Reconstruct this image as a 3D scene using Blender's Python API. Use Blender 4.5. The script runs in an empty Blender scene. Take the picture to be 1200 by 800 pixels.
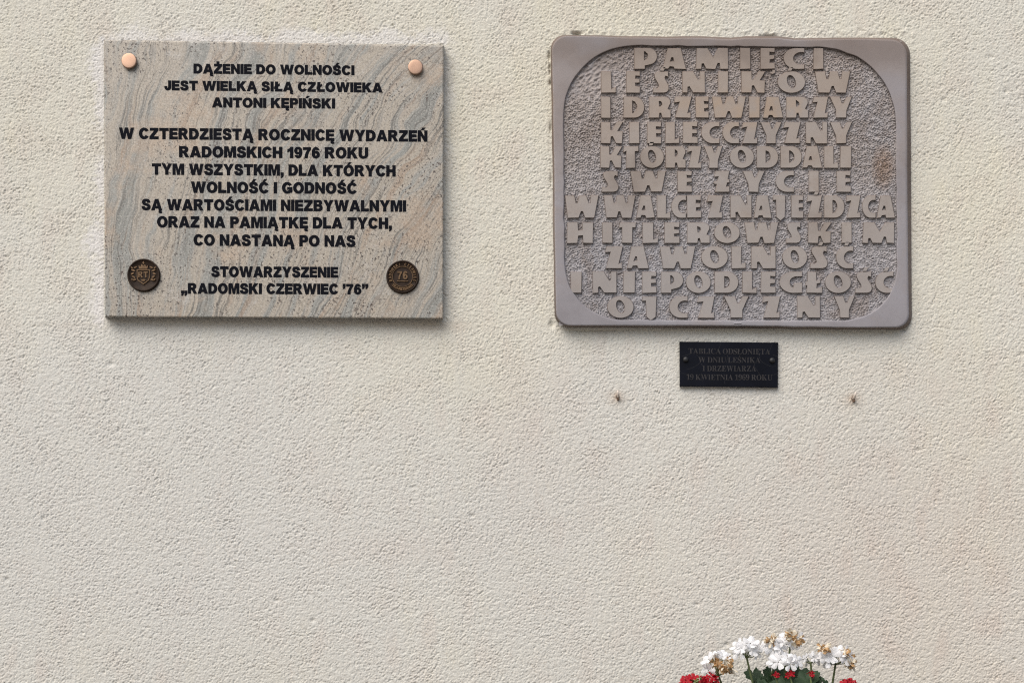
import bpy, math, random
import numpy as np
from mathutils import Vector, Matrix, Euler

R = math.radians
sc = bpy.context.scene
col = sc.collection

# ------------------------------------------------------------------ camera, light, exposure
S = 1 / 600.0                 # metres on the wall for one pixel of the 1200 px wide photograph
D = 2.0                       # camera to wall
ZB = 0.35                     # height of the picture's lower edge on the wall
CAM_PY = 740                  # picture row at the camera's own height
CZ = ZB + (800 - CAM_PY) * S
cam = bpy.data.cameras.new('camera')
cam.sensor_width = 36
cam.lens = 36 * D / (1200 * S)
cam.shift_y = (ZB + 400 * S - CZ) / (1200 * S)
cam.clip_start, cam.clip_end = 0.05, 500
co = bpy.data.objects.new('camera', cam)
co.location = (0, -D, CZ)
co.rotation_euler = (R(90), 0, 0)
col.objects.link(co)
sc.camera = co

SUN_EL, SUN_AZ = R(52), R(-38)      # azimuth from the wall's normal, negative = from the left
sun_dir = Vector((math.sin(SUN_AZ) * math.cos(SUN_EL), -math.cos(SUN_AZ) * math.cos(SUN_EL), math.sin(SUN_EL)))
world = bpy.data.worlds.new('World')
sc.world = world
world.use_nodes = True
wn = world.node_tree
sky = wn.nodes.new('ShaderNodeTexSky')
sky.sky_type = 'NISHITA'
sky.sun_disc = False
sky.sun_elevation = SUN_EL
sky.sun_rotation = math.atan2(sun_dir.x, sun_dir.y)
sky.dust_density = 4.0
sky.ozone_density = 0.6
wn.links.new(sky.outputs[0], wn.nodes['Background'].inputs[0])
wn.nodes['Background'].inputs[1].default_value = 0.095
sl = bpy.data.lights.new('sun', 'SUN')
sl.energy = 1.75
sl.angle = R(66)
sl.color = (1.0, 0.99, 0.945)
so = bpy.data.objects.new('sun', sl)
so.rotation_euler = sun_dir.to_track_quat('Z', 'Y').to_euler()
so.location = sun_dir * 6
col.objects.link(so)
sc.view_settings.view_transform = 'Standard'
sc.view_settings.look = 'None'
sc.view_settings.exposure = 0.53
sc.view_settings.gamma = 1.0
sc.view_settings.use_curve_mapping = False
sc.cycles.filter_width = 1.15
sc.cycles.use_denoising = False

# ------------------------------------------------------------------ helpers
def P(px, py, y=0.0):
    """the point at depth y (wall = 0, towards the camera negative) seen at a photograph position"""
    t = (D + y) / D
    return Vector(((px - 600) * S * t, y, CZ + ((CAM_PY - py) * S) * t))

def PA(a, y):
    a = np.asarray(a, float)
    t = (D + np.asarray(y, float)) / D
    out = np.zeros((len(a), 3))
    out[:, 0] = (a[:, 0] - 600) * S * t
    out[:, 1] = y
    out[:, 2] = CZ + (CAM_PY - a[:, 1]) * S * t
    return out

def tag(o, label=None, cat=None, group=None, kind=None):
    if label: o['label'] = label
    if cat: o['category'] = cat
    if group: o['group'] = group
    if kind: o['kind'] = kind
    return o

def empty(name, loc):
    o = bpy.data.objects.new(name, None)
    o.empty_display_size = 0.05
    o.location = loc
    col.objects.link(o)
    return o

def world_loc(o):
    v = Vector((0, 0, 0))
    while o is not None:
        v += Vector(o.location)
        o = o.parent
    return v

class MB:
    """collects vertices (world coordinates) and faces for one mesh"""
    def __init__(self):
        self.v, self.f, self.s, self.m = [], [], [], []
    def add(self, vs, fs, smooth=False, mat=0):
        b = len(self.v)
        self.v += [tuple(p) for p in vs]
        self.f += [tuple(i + b for i in f) for f in fs]
        self.s += [smooth] * len(fs)
        self.m += [mat] * len(fs)
    def build(self, name, mat, parent=None, loc=None):
        me = bpy.data.meshes.new(name)
        org = Vector(loc) if loc is not None else (world_loc(parent) if parent else Vector((0, 0, 0)))
        me.from_pydata([tuple(Vector(p) - org) for p in self.v], [], self.f)
        me.polygons.foreach_set('use_smooth', self.s)
        for m in (mat if isinstance(mat, (list, tuple)) else [mat]):
            me.materials.append(m)
        me.polygons.foreach_set('material_index', self.m)
        me.update()
        o = bpy.data.objects.new(name, me)
        if parent is not None:
            o.parent = parent
        elif loc is not None:
            o.location = loc
        col.objects.link(o)
        return o

def tube(mb, pts, radii, n=6, cap=True, mat=0):
    pts = [Vector(p) for p in pts]
    rings = []
    for i, p in enumerate(pts):
        d = (pts[min(i + 1, len(pts) - 1)] - pts[max(i - 1, 0)]).normalized()
        a = d.orthogonal().normalized()
        b = d.cross(a)
        r = radii[i] if isinstance(radii, (list, tuple)) else radii
        rings.append([p + a * (r * math.cos(2 * math.pi * k / n)) + b * (r * math.sin(2 * math.pi * k / n)) for k in range(n)])
    # keep rings from twisting
    for i in range(1, len(rings)):
        best = min(range(n), key=lambda s: sum((rings[i][(k + s) % n] - pts[i] - rings[i - 1][k] + pts[i - 1]).length for k in range(n)))
        rings[i] = [rings[i][(k + best) % n] for k in range(n)]
    vs = [q for r in rings for q in r]
    fs = []
    for i in range(len(rings) - 1):
        for k in range(n):
            fs.append((i * n + k, i * n + (k + 1) % n, (i + 1) * n + (k + 1) % n, (i + 1) * n + k))
    if cap:
        fs.append(tuple(range(n - 1, -1, -1)))
        fs.append(tuple((len(rings) - 1) * n + k for k in range(n)))
    mb.add(vs, fs, True, mat)

def lathe(mb, centre, prof, n=48, mat=0, smooth=True):
    """profile [(radius, distance out of the wall)] turned about the wall's normal"""
    c = Vector(centre)
    vs, fs = [], []
    for r, h in prof:
        for k in range(n):
            a = 2 * math.pi * k / n
            vs.append(c + Vector((r * math.cos(a), -h, r * math.sin(a))))
    for i in range(len(prof) - 1):
        for k in range(n):
            fs.append((i * n + k, (i + 1) * n + k, (i + 1) * n + (k + 1) % n, i * n + (k + 1) % n))
    fs.append(tuple((len(prof) - 1) * n + k for k in range(n - 1, -1, -1)))
    mb.add(vs, fs, smooth, mat)

def grid_mesh(name, V, nr, nc, mat, parent=None, attrs=None):
    """V: (nr*nc, 3) world positions, row by row"""
    org = world_loc(parent) if parent else Vector((0, 0, 0))
    V = np.asarray(V, np.float64) - np.array(org)[None, :]
    idx = np.arange(nr * nc).reshape(nr, nc)
    q = np.stack([idx[:-1, :-1], idx[:-1, 1:], idx[1:, 1:], idx[1:, :-1]], -1).reshape(-1, 4)
    me = bpy.data.meshes.new(name)
    me.vertices.add(len(V))
    me.vertices.foreach_set('co', V.astype(np.float32).ravel())
    me.loops.add(q.size)
    me.loops.foreach_set('vertex_index', q.ravel().astype(np.int32))
    me.polygons.add(len(q))
    me.polygons.foreach_set('loop_start', (np.arange(len(q)) * 4).astype(np.int32))
    me.polygons.foreach_set('loop_total', np.full(len(q), 4, np.int32))
    me.polygons.foreach_set('use_smooth', np.ones(len(q), bool))
    for k, a in (attrs or {}).items():
        at = me.attributes.new(k, 'FLOAT', 'POINT')
        at.data.foreach_set('value', np.asarray(a, np.float32).ravel())
    me.update(calc_edges=True)
    me.validate()
    me.materials.append(mat)
    o = bpy.data.objects.new(name, me)
    if parent is not None:
        o.parent = parent
    col.objects.link(o)
    return o

rng = np.random.default_rng(11)
def band_noise(n, spacing, lam, width=0.45, rot=0.0, stretch=1.0):
    """periodic noise with wavelengths near lam (metres), unit variance"""
    f = np.fft.fftfreq(n, spacing)
    fx, fz = np.meshgrid(f, f)
    a = R(rot)
    u = (fx * math.cos(a) + fz * math.sin(a)) * stretch
    v = -fx * math.sin(a) + fz * math.cos(a)
    k = np.sqrt(u * u + v * v) + 1e-9
    w = np.exp(-(np.log(k * lam) ** 2) / (2 * width ** 2))
    h = np.fft.ifft2(np.fft.fft2(rng.standard_normal((n, n))) * w).real
    return h / h.std()

def sample(tile, x, z, spacing):
    n = tile.shape[0]
    u, v = x / spacing, z / spacing
    i, j = np.floor(u).astype(int), np.floor(v).astype(int)
    fu, fv = u - i, v - j
    i0, i1, j0, j1 = i % n, (i + 1) % n, j % n, (j + 1) % n
    return (tile[j0, i0] * (1 - fu) * (1 - fv) + tile[j0, i1] * fu * (1 - fv) + tile[j1, i0] * (1 - fu) * fv + tile[j1, i1] * fu * fv)

# ------------------------------------------------------------------ materials
class NT:
    def __init__(self, name):
        self.mat = bpy.data.materials.new(name)
        self.mat.use_nodes = True
        self.t = self.mat.node_tree
        self.bsdf = self.t.nodes['Principled BSDF']
    def n(self, kind, **kw):
        x = self.t.nodes.new(kind)
        for k, v in kw.items():
            if k.startswith('i_'):
                key = k[2:]
                x.inputs[int(key) if key.isdigit() else key.replace('_', ' ')].default_value = v
            else:
                setattr(x, k, v)
        return x
    def l(self, a, b):
        self.t.links.new(a, b)
    def math(self, op, a, b=None, clamp=False):
        x = self.t.nodes.new('ShaderNodeMath')
        x.operation = op
        x.use_clamp = clamp
        for i, q in enumerate((a, b)):
            if q is None: continue
            if isinstance(q, (int, float)): x.inputs[i].default_value = q
            else: self.l(q, x.inputs[i])
        return x.outputs[0]
    def noise(self, vec, scale, detail=3, rough=0.55, dist=0.0):
        x = self.n('ShaderNodeTexNoise')
        x.inputs['Scale'].default_value = scale
        x.inputs['Detail'].default_value = detail
        x.inputs['Roughness'].default_value = rough
        x.inputs['Distortion'].default_value = dist
        if vec is not None: self.l(vec, x.inputs['Vector'])
        return x.outputs['Fac']
    def ramp(self, fac, stops):
        x = self.n('ShaderNodeValToRGB')
        e = x.color_ramp.elements
        while len(e) < len(stops): e.new(0.5)
        for el, (p, c) in zip(e, stops):
            el.position = p
            el.color = (*c, 1) if len(c) == 3 else c
        self.l(fac, x.inputs[0])
        return x.outputs['Color']
    def step(self, fac, lo, hi):
        x = self.n('ShaderNodeMapRange')
        x.interpolation_type = 'SMOOTHSTEP'
        x.inputs['From Min'].default_value = lo
        x.inputs['From Max'].default_value = hi
        self.l(fac, x.inputs['Value'])
        return x.outputs[0]
    def mix(self, fac, a, b, mode='MIX'):
        x = self.n('ShaderNodeMix', data_type='RGBA', blend_type=mode)
        for sock, q in ((x.inputs[0], fac), (x.inputs[6], a), (x.inputs[7], b)):
            if isinstance(q, (int, float)): sock.default_value = q
            elif isinstance(q, tuple): sock.default_value = (*q, 1)
            else: self.l(q, sock)
        return x.outputs[2]
    def attr(self, name):
        return self.n('ShaderNodeAttribute', attribute_name=name).outputs['Fac']
    def geo(self):
        return self.n('ShaderNodeNewGeometry').outputs['Position']
    def color(self, c):
        if isinstance(c, tuple): self.bsdf.inputs['Base Color'].default_value = (*c, 1)
        else: self.l(c, self.bsdf.inputs['Base Color'])
    def set(self, rough=0.8, metal=0.0, spec=0.5):
        self.bsdf.inputs['Roughness'].default_value = rough
        self.bsdf.inputs['Metallic'].default_value = metal
        self.bsdf.inputs['Specular IOR Level'].default_value = spec
    def bump(self, h, strength=0.3, dist=0.001):
        b = self.n('ShaderNodeBump')
        b.inputs['Strength'].default_value = strength
        b.inputs['Distance'].default_value = dist
        self.l(h, b.inputs['Height'])
        self.l(b.outputs[0], self.bsdf.inputs['Normal'])

def mat_stucco():
    m = NT('stucco')
    p = m.geo()
    base = m.ramp(m.noise(p, 2.2, 4, 0.6), [(0.3, (0.60, 0.585, 0.532)), (0.5, (0.64, 0.624, 0.563)), (0.7, (0.67, 0.652, 0.585))])
    c = m.mix(m.math('MULTIPLY', m.attr('warm'), 1.0), base, (0.655, 0.622, 0.515))
    c = m.mix(m.attr('pink'), c, (0.59, 0.50, 0.43))
    c = m.mix(m.attr('cool'), c, (0.61, 0.60, 0.565))
    c = m.mix(m.math('MULTIPLY', m.step(m.noise(p, 90, 3, 0.6), 0.45, 0.75), 0.2), c, (0.52, 0.46, 0.39))
    c = m.mix(m.math('MULTIPLY', m.step(m.noise(p, 160, 2, 0.5), 0.66, 0.76), 0.45), c, (0.36, 0.29, 0.22))
    c = m.mix(m.attr('patch'), c, (0.70, 0.68, 0.65))
    c = m.mix(m.attr('rust'), c, (0.40, 0.27, 0.18))
    m.color(c)
    m.set(0.92, 0, 0.25)
    m.bump(m.noise(p, 520, 2, 0.6), 0.5, 0.001)
    return m.mat

def mat_granite():
    m = NT('granite')
    sx = m.n('ShaderNodeSeparateXYZ')
    m.l(m.geo(), sx.inputs[0])
    x, z = sx.outputs[0], sx.outputs[2]
    xn = m.math('ADD', m.math('MULTIPLY', x, 1.55), 1.22, True)
    lean = m.math('ADD', m.math('MULTIPLY', xn, 0.62), 0.10)
    wob = m.noise(m.geo(), 5.0, 3, 0.5)
    wob2 = m.noise(m.geo(), 18.0, 2, 0.5)
    u = m.math('SUBTRACT', x, m.math('MULTIPLY', m.math('SUBTRACT', z, 1.35), lean))
    u = m.math('ADD', u, m.math('MULTIPLY', wob, 0.12))
    u = m.math('ADD', u, m.math('MULTIPLY', wob2, 0.012))
    def streak(su, sv, detail, rough=0.6):
        cmb = m.n('ShaderNodeCombineXYZ')
        m.l(m.math('MULTIPLY', u, su), cmb.inputs[0])
        m.l(m.math('MULTIPLY', z, sv), cmb.inputs[2])
        return m.noise(cmb.outputs[0], 1.0, detail, rough)
    band = streak(26, 2.0, 6)
    c = m.ramp(band, [(0.33, (0.195, 0.20, 0.18)), (0.45, (0.285, 0.285, 0.26)), (0.50, (0.395, 0.345, 0.28)), (0.60, (0.40, 0.345, 0.27)), (0.72, (0.43, 0.40, 0.36))])
    fine = streak(190, 13, 5, 0.7)
    c = m.mix(m.math('MULTIPLY', m.step(fine, 0.50, 0.64), 0.7), c, (0.245, 0.235, 0.215))
    c = m.mix(m.math('MULTIPLY', m.step(fine, 0.48, 0.34), 0.35), c, (0.50, 0.45, 0.38))
    gate = m.step(m.math('ADD', streak(13, 1.8, 3), m.math('MULTIPLY', xn, 0.07)), 0.46, 0.58)
    dark = m.math('MULTIPLY', m.step(streak(170, 6, 5, 0.75), 0.515, 0.575), gate)
    c = m.mix(m.math('MULTIPLY', dark, 0.8), c, (0.085, 0.078, 0.066))
    warm = m.step(m.noise(m.geo(), 6, 5, 0.65), 0.53, 0.66)
    c = m.mix(m.math('MULTIPLY', warm, 0.55), c, (0.44, 0.31, 0.205))
    rusty = m.math('MULTIPLY', m.step(streak(34, 3.5, 5, 0.65), 0.54, 0.66), 0.62)
    c = m.mix(rusty, c, (0.34, 0.225, 0.14))
    white = m.step(m.noise(m.geo(), 13, 5, 0.75), 0.60, 0.70)
    c = m.mix(m.math('MULTIPLY', white, 0.55), c, (0.52, 0.49, 0.45))
    grain = m.noise(m.geo(), 300, 3, 0.8)
    c = m.mix(m.math('MULTIPLY', m.step(grain, 0.51, 0.64), 0.55), c, (0.17, 0.155, 0.135))
    c = m.mix(m.math('MULTIPLY', m.step(grain, 0.49, 0.35), 0.5), c, (0.60, 0.56, 0.50))
    clump = m.step(m.noise(m.geo(), 9, 4, 0.7), 0.40, 0.58)
    spk = m.math('MULTIPLY', m.step(m.noise(m.geo(), 210, 2, 0.6), 0.585, 0.64), m.math('ADD', m.math('MULTIPLY', clump, 0.85), 0.12))
    c = m.mix(spk, c, (0.05, 0.033, 0.024))
    big = m.math('MULTIPLY', m.step(m.noise(m.geo(), 95, 2, 0.6), 0.675, 0.71), clump)
    c = m.mix(big, c, (0.06, 0.035, 0.025))
    c = m.mix(0.06, c, (0.315, 0.32, 0.295))
    m.color(c)
    m.set(0.38, 0, 0.4)
    return m.mat

def mat_cast(name, tint, rough_panel=False, stain=False):
    m = NT(name)
    p = m.geo()
    r, g, b = tint
    c = m.ramp(m.noise(p, 7, 5, 0.62), [(0.32, (r * 0.76, g * 0.73, b * 0.71)), (0.5, tint), (0.68, (r * 1.1, g * 1.12, b * 1.15))])
    br = m.step(m.noise(p, 7, 5, 0.65, 0.6), 0.50, 0.68)
    c = m.mix(m.math('MULTIPLY', br, 0.5), c, (0.27, 0.205, 0.16))
    c = m.mix(m.math('MULTIPLY', m.step(m.noise(p, 150, 3, 0.6), 0.52, 0.72), 0.25), c, (r * 0.62, g * 0.6, b * 0.58))
    sx = m.n('ShaderNodeSeparateXYZ'); m.l(p, sx.inputs[0])
    # the upper half is tinted tan, the lower half bluish grey
    gh = m.math('ADD', m.math('MULTIPLY', m.math('SUBTRACT', sx.outputs[2], P(850, 225, -.024).z), 2.6), m.math('MULTIPLY', m.math('SUBTRACT', m.noise(p, 6, 4, 0.6), 0.5), 1.6))
    c = m.mix(m.math('MULTIPLY', m.step(gh, -0.1, 0.55), 0.42), c, (r * 1.02, g * 0.92, b * 0.82))
    c = m.mix(m.math('MULTIPLY', m.step(gh, 0.1, -0.5), 0.40), c, (r * 0.96, g * 1.03, b * 1.14))
    # grime settled along the upper edge
    gz = m.math('ADD', m.math('MULTIPLY', m.math('SUBTRACT', sx.outputs[2], P(850, 78, -.024).z), 18.0), m.math('MULTIPLY', m.math('SUBTRACT', m.noise(p, 12, 4, 0.6), 0.5), 2.2))
    c = m.mix(m.math('MULTIPLY', m.step(gz, -0.2, 0.9), 0.55), c, (0.165, 0.130, 0.112))
    cool = m.step(m.noise(p, 5, 3, 0.5), 0.5, 0.62)
    c = m.mix(m.math('MULTIPLY', cool, 0.35), c, (r * 0.98, g * 1.06, b * 1.16))
    if stain:
        # ochre run-off stain lying over the third line of letters
        dz = m.math('MULTIPLY', m.math('SUBTRACT', sx.outputs[2], stain[1]), 1 / 0.045)
        dx = m.math('MULTIPLY', m.math('SUBTRACT', sx.outputs[0], stain[0]), 1 / 0.20)
        d2 = m.math('ADD', m.math('MULTIPLY', dz, dz), m.math('MULTIPLY', dx, dx))
        f = m.math('MULTIPLY', m.math('SUBTRACT', 1.0, d2, True), m.step(m.noise(p, 22, 4, 0.6), 0.36, 0.66))
        c = m.mix(m.math('MULTIPLY', f, 0.5), c, (0.40, 0.28, 0.18))
    if rough_panel:
        dz = m.math('MULTIPLY', m.math('SUBTRACT', sx.outputs[2], P(1040, 195, -.02).z), 1 / 0.05)
        dx = m.math('MULTIPLY', m.math('SUBTRACT', sx.outputs[0], P(1036, 195, -.02).x), 1 / 0.025)
        d2 = m.math('ADD', m.math('MULTIPLY', dz, dz), m.math('MULTIPLY', dx, dx))
        f = m.math('MULTIPLY', m.math('SUBTRACT', 1.0, d2, True), 0.7)
        c = m.mix(f, c, (0.24, 0.15, 0.095))
        pat = m.noise(p, 10, 5, 0.68, 0.8)
        c = m.mix(m.math('MULTIPLY', m.step(pat, 0.50, 0.64), 0.55), c, (0.235, 0.190, 0.165))
        c = m.mix(m.math('MULTIPLY', m.step(pat, 0.46, 0.34), 0.45), c, (0.40, 0.385, 0.40))
        c = m.mix(m.math('MULTIPLY', m.step(m.noise(p, 260, 2, 0.6), 0.55, 0.7), 0.5), c, (0.44, 0.405, 0.41))
    m.color(c)
    m.set(0.78, 0, 0.3)
    m.bump(m.noise(p, 320, 4, 0.6), 0.25, 0.0006)
    return m.mat

def mat_plain(name, c, rough=0.6, metal=0.0, spec=0.5, var=0.0, scale=60, bump=0.0):
    m = NT(name)
    p = m.geo()
    if var:
        f = m.noise(p, scale, 4, 0.6)
        lo, hi = tuple(q * (1 - var) for q in c), tuple(q * (1 + var) for q in c)
        m.color(m.ramp(f, [(0.32, lo), (0.68, hi)]))
    else:
        m.color(c)
    m.set(rough, metal, spec)
    if bump:
        m.bump(m.noise(p, scale * 3, 4, 0.6), bump, 0.0006)
    return m.mat

def mat_petal(name, c, var=0.12, trans=0.25, scale=120):
    m = NT(name)
    p = m.geo()
    f = m.noise(p, scale, 3, 0.6)
    m.color(m.ramp(f, [(0.3, tuple(q * (1 - var) for q in c)), (0.7, c)]))
    m.set(0.6, 0, 0.25)
    t = m.n('ShaderNodeBsdfTranslucent')
    t.inputs[0].default_value = (*c, 1)
    mx = m.n('ShaderNodeMixShader')
    mx.inputs[0].default_value = trans * .7
    out = m.t.nodes['Material Output']
    m.l(m.bsdf.outputs[0], mx.inputs[1]); m.l(t.outputs[0], mx.inputs[2]); m.l(mx.outputs[0], out.inputs[0])
    return m.mat

M = {}
M['stucco'] = mat_stucco()
M['granite'] = mat_granite()
st = P(880, 128, -.024)
M['edge_shade'] = mat_plain('granite_edge_shade', (0.15, 0.118, 0.09), 0.85, spec=0.2, var=0.3, scale=50)  # brown slab sides, the underside's shade put into their colour
M['rim'] = mat_cast('cast_stone_rim', (0.290, 0.266, 0.268))
M['brown_side'] = mat_cast('cast_stone_brown_side', (0.165, 0.128, 0.108))  # darker brown for the rim's outer sides
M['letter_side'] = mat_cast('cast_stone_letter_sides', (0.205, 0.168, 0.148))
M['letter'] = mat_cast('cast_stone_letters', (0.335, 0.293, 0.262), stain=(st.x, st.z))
M['panel'] = mat_cast('cast_stone_pecked', (0.35, 0.324, 0.318), rough_panel=True)
M['ink'] = mat_plain('letter_paint', (0.006, 0.0065, 0.010), 0.8, spec=0.06, var=0.3, scale=200)
M['black'] = mat_plain('black_plate', (0.0035, 0.0042, 0.0085), 0.45, spec=0.12, var=0.3, scale=30)
M['grey_engraving'] = mat_plain('worn_engraving', (0.028, 0.0255, 0.027), 0.9, var=0.35, scale=150)
M['scratch'] = mat_plain('scratch', (0.017, 0.017, 0.020), 0.9)
M['dark_screw'] = mat_plain('blackened_screw', (0.02, 0.02, 0.022), 0.45, 0.3)
M['copper'] = mat_plain('copper', (0.32, 0.205, 0.145), 0.36, 0.85, var=0.08, scale=40)
M['bronze'] = mat_plain('dark_bronze', (0.027, 0.0155, 0.0095), 0.6, 0.15, spec=0.2, var=0.4, scale=140)
M['bronze_relief'] = mat_plain('rubbed_bronze', (0.13, 0.08, 0.043), 0.5, 0.4, spec=0.2, var=0.35, scale=160)
M['rust'] = mat_plain('rusty_iron', (0.17, 0.11, 0.075), 0.85, var=0.4, scale=300)
M['hole'] = mat_plain('plug_hole', (0.20, 0.155, 0.125), 0.9)
M['pin'] = mat_plain('weathered_pin', (0.62, 0.54, 0.47), 0.6, var=0.2, scale=300)
M['white_petal'] = mat_petal('white_petal', (0.86, 0.86, 0.87), 0.06, 0.45)
M['dry_petal'] = mat_petal('dry_petal', (0.66, 0.42, 0.21), 0.5, 0.25, 70)
M['cream_petal'] = mat_petal('cream_petal', (0.78, 0.70, 0.56), 0.2, 0.25, 90)
M['red_petal'] = mat_petal('red_petal', (0.42, 0.006, 0.018), 0.35, 0.2)
M['leaf'] = mat_petal('geranium_leaf', (0.030, 0.058, 0.026), 0.45, 0.12, 60)
M['stem'] = mat_plain('green_stem', (0.12, 0.15, 0.06), 0.6, var=0.3, scale=80)
M['bud'] = mat_plain('green_bud', (0.20, 0.24, 0.09), 0.6, var=0.3, scale=200)
M['soil'] = mat_plain('soil', (0.055, 0.038, 0.026), 0.95, var=0.4, scale=40, bump=0.8)
M['paving'] = mat_plain('paving', (0.20, 0.19, 0.175), 0.9, var=0.2, scale=8, bump=0.5)

# ------------------------------------------------------------------ ground
mb = MB()
mb.add([(-60, -80, 0), (60, -80, 0), (60, 3, 0), (-60, 3, 0)], [(0, 1, 2, 3)])
tag(mb.build('ground', M['paving']), kind='structure')
xs, ys = np.linspace(-2.5, 2.5, 160), np.linspace(-0.62, -0.005, 26)
gx, gy = np.meshgrid(xs, ys)
gz = 0.02 + 0.012 * rng.standard_normal(gx.shape)
tag(grid_mesh('soil_bed', np.stack([gx, gy, gz], -1).reshape(-1, 3), len(ys), len(xs), M['soil']), kind='structure')

# ------------------------------------------------------------------ rendered wall
SPC = 0.0010
N = 1024
t1 = band_noise(N, SPC, 0.0076, 0.60, 28, 1.22)
t2 = band_noise(N, SPC, 0.018, 0.5, 28, 1.2)
t3 = band_noise(N, SPC, 0.0045, 0.35, 28, 1.2)
tl = band_noise(256, 0.012, 0.55, 0.5)
tm = band_noise(256, 0.012, 0.16, 0.5)

def grain_tile(n, spc, gap, r0, r1, rot, stretch):
    """aggregate of a scraped render: rounded grains of many sizes pressed side by side"""
    m = int((n * spc / gap) ** 2)
    cx, cz = rng.random(m) * n, rng.random(m) * n
    rad = (r0 + (r1 - r0) * rng.random(m) ** 1.4) / spc
    h0 = rng.normal(0, 0.22, m) * r1 / spc
    ang = R(rot) + rng.normal(0, .45, m)
    el = 1 + (stretch - 1) * rng.random(m) * 2
    k = int(math.ceil(r1 * stretch * 1.5 / spc))
    out = np.full(n * n, -1.1 * r1 / spc)
    ix, iz = np.floor(cx).astype(int), np.floor(cz).astype(int)
    ca, sa = np.cos(ang), np.sin(ang)
    for dz in range(-k, k + 2):
        for dx in range(-k, k + 2):
            x, z = ix + dx - cx, iz + dz - cz
            u, v = (x * ca + z * sa) / el, -x * sa + z * ca
            q = (u * u + v * v) / (rad * rad)
            ok = q < 1
            h = (np.sqrt(1 - np.minimum(q, 1)) - 1) * rad * 0.8 + h0
            np.maximum.at(out, ((iz + dz) % n * n + (ix + dx) % n)[ok], h[ok])
    return out.reshape(n, n) * spc
tg = grain_tile(N, SPC, 0.0018, 0.0009, 0.0022, 28, 1.25)
def axis(lo, a, b, hi, f, c):
    return np.concatenate([np.arange(lo, a, c), np.arange(a, b, f), np.arange(b, hi, c)])
wx = axis(-2.6, -1.03, 1.03, 2.6, 0.00115, 0.008)
wz = axis(0.0, 0.335, 1.70, 3.0, 0.00115, 0.008)
X, Z = np.meshgrid(wx, wz)
g = 0.80 * sample(t1, X, Z, SPC) + 0.30 * sample(t2, X, Z, SPC) + 0.36 * sample(t3, X, Z, SPC)
amp = 1.0 + 0.13 * sample(tm, X, Z, 0.012)
H = (sample(tg, X, Z, SPC) * 0.60 + 0.00010 * sample(t1, X, Z, SPC)) * amp + 0.00010 * sample(t2, X, Z, SPC) + 0.0009
PX, PY = X / S + 600, 800 - (Z - ZB) / S

def blob(px, py, rx, ry, k=1.0):
    return k * np.exp(-(((PX - px) / rx) ** 2 + ((PY - py) / ry) ** 2))
lowf = sample(tl, X, Z, 0.012)
midf = sample(tm, X, Z, 0.012)
warm = blob(620, 40, 330, 170, .8) + blob(1130, 260, 120, 260, .7) + blob(60, 150, 200, 240, .35) + blob(600, 330, 110, 200, .45) + 0.12 * lowf
pink = blob(455, 640, 80, 18, .35) + blob(610, 510, 40, 70, .22) + blob(590, 110, 25, 12, .2) + blob(990, 640, 260, 170, .18) + blob(375, 570, 30, 60, .16) + 0.08 * np.maximum(midf, 0) + blob(250, 46, 60, 6, .3)
cool = blob(170, 600, 330, 220, .75) + blob(700, 650, 260, 160, .35) + 0.05 * np.maximum(-lowf, 0) + blob(900, 470, 250, 80, .3)

strk = band_noise(256, 0.012, 0.22, 0.5, 0, 0.33)
strk = sample(strk, X, Z, 0.012)
pink = pink + 0.10 * np.clip(strk - .3, 0, 2) * (1 + 0.8 * np.clip((PY - 380) / 400, 0, 1)) + blob(1090, 700, 260, 220, .22) + blob(650, 540, 60, 130, .12)
warm = warm + 0.16 * np.clip(-strk - .3, 0, 2)
# paler touched-up band round the left plaque
def rect_dist(x0, y0, x1, y1):
    dx = np.maximum(np.maximum(x0 - PX, PX - x1), 0)
    dy = np.maximum(np.maximum(y0 - PY, PY - y1), 0)
    return np.hypot(dx, dy)
rd = rect_dist(122, 48, 519, 372)
edge = rd + 5 * midf + 2.5 * sample(t2, X, Z, SPC)
side = np.where(PX < 122, 1.0, np.where(PY < 52, 0.75, np.where(PX > 519, 0.30 * (PY < 180) + 0.12, 0.12)))
patch = side * np.clip(1.25 - edge / 12.0, 0, 1)
rust = np.zeros_like(X)
for hx, hy in ((723, 464), (999, 466)):
    rust += blob(hx, hy + 2, 11, 9, .30) + blob(hx, hy, 3, 4, .4)
rust += blob(500, 383, 40, 6, .22) + blob(300, 381, 200, 5, .15)
# chipped edges of the render round the right plaque
for hx, hy, rx, ry, d in ((676, 39.5, 6, 2.2, 9), (644, 66, 1.6, 5, 7), (644.5, 78, 1.5, 3, 6), (645, 97, 1.5, 3, 6), (645, 84, 1.5, 3, 6), (645.5, 150, 1.5, 5, 5), (646, 210, 1.5, 6, 4), (901, 42.5, 8, 1.5, 6), (1060, 385, 4, 3, 5), (647, 380, 3, 4, 5), (700, 387, 30, 1.2, 3)):
    H -= blob(hx, hy, rx, ry, d * 0.001)
for _ in range(70):
    px_, py_ = rng.uniform(0, 1200), rng.uniform(0, 800)
    rr_ = rng.uniform(1.0, 2.6)
    i0, i1 = np.searchsorted(wx, (px_ - 12 - 600) * S), np.searchsorted(wx, (px_ + 12 - 600) * S)
    j0, j1 = np.searchsorted(wz, ZB + (788 - py_) * S), np.searchsorted(wz, ZB + (812 - py_) * S)
    sl_ = (slice(j0, j1), slice(i0, i1))
    H[sl_] -= rng.uniform(.001, .0028) * np.exp(-(((PX[sl_] - px_) / (rr_ * 1.4)) ** 2 + ((PY[sl_] - py_) / rr_) ** 2))
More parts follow.
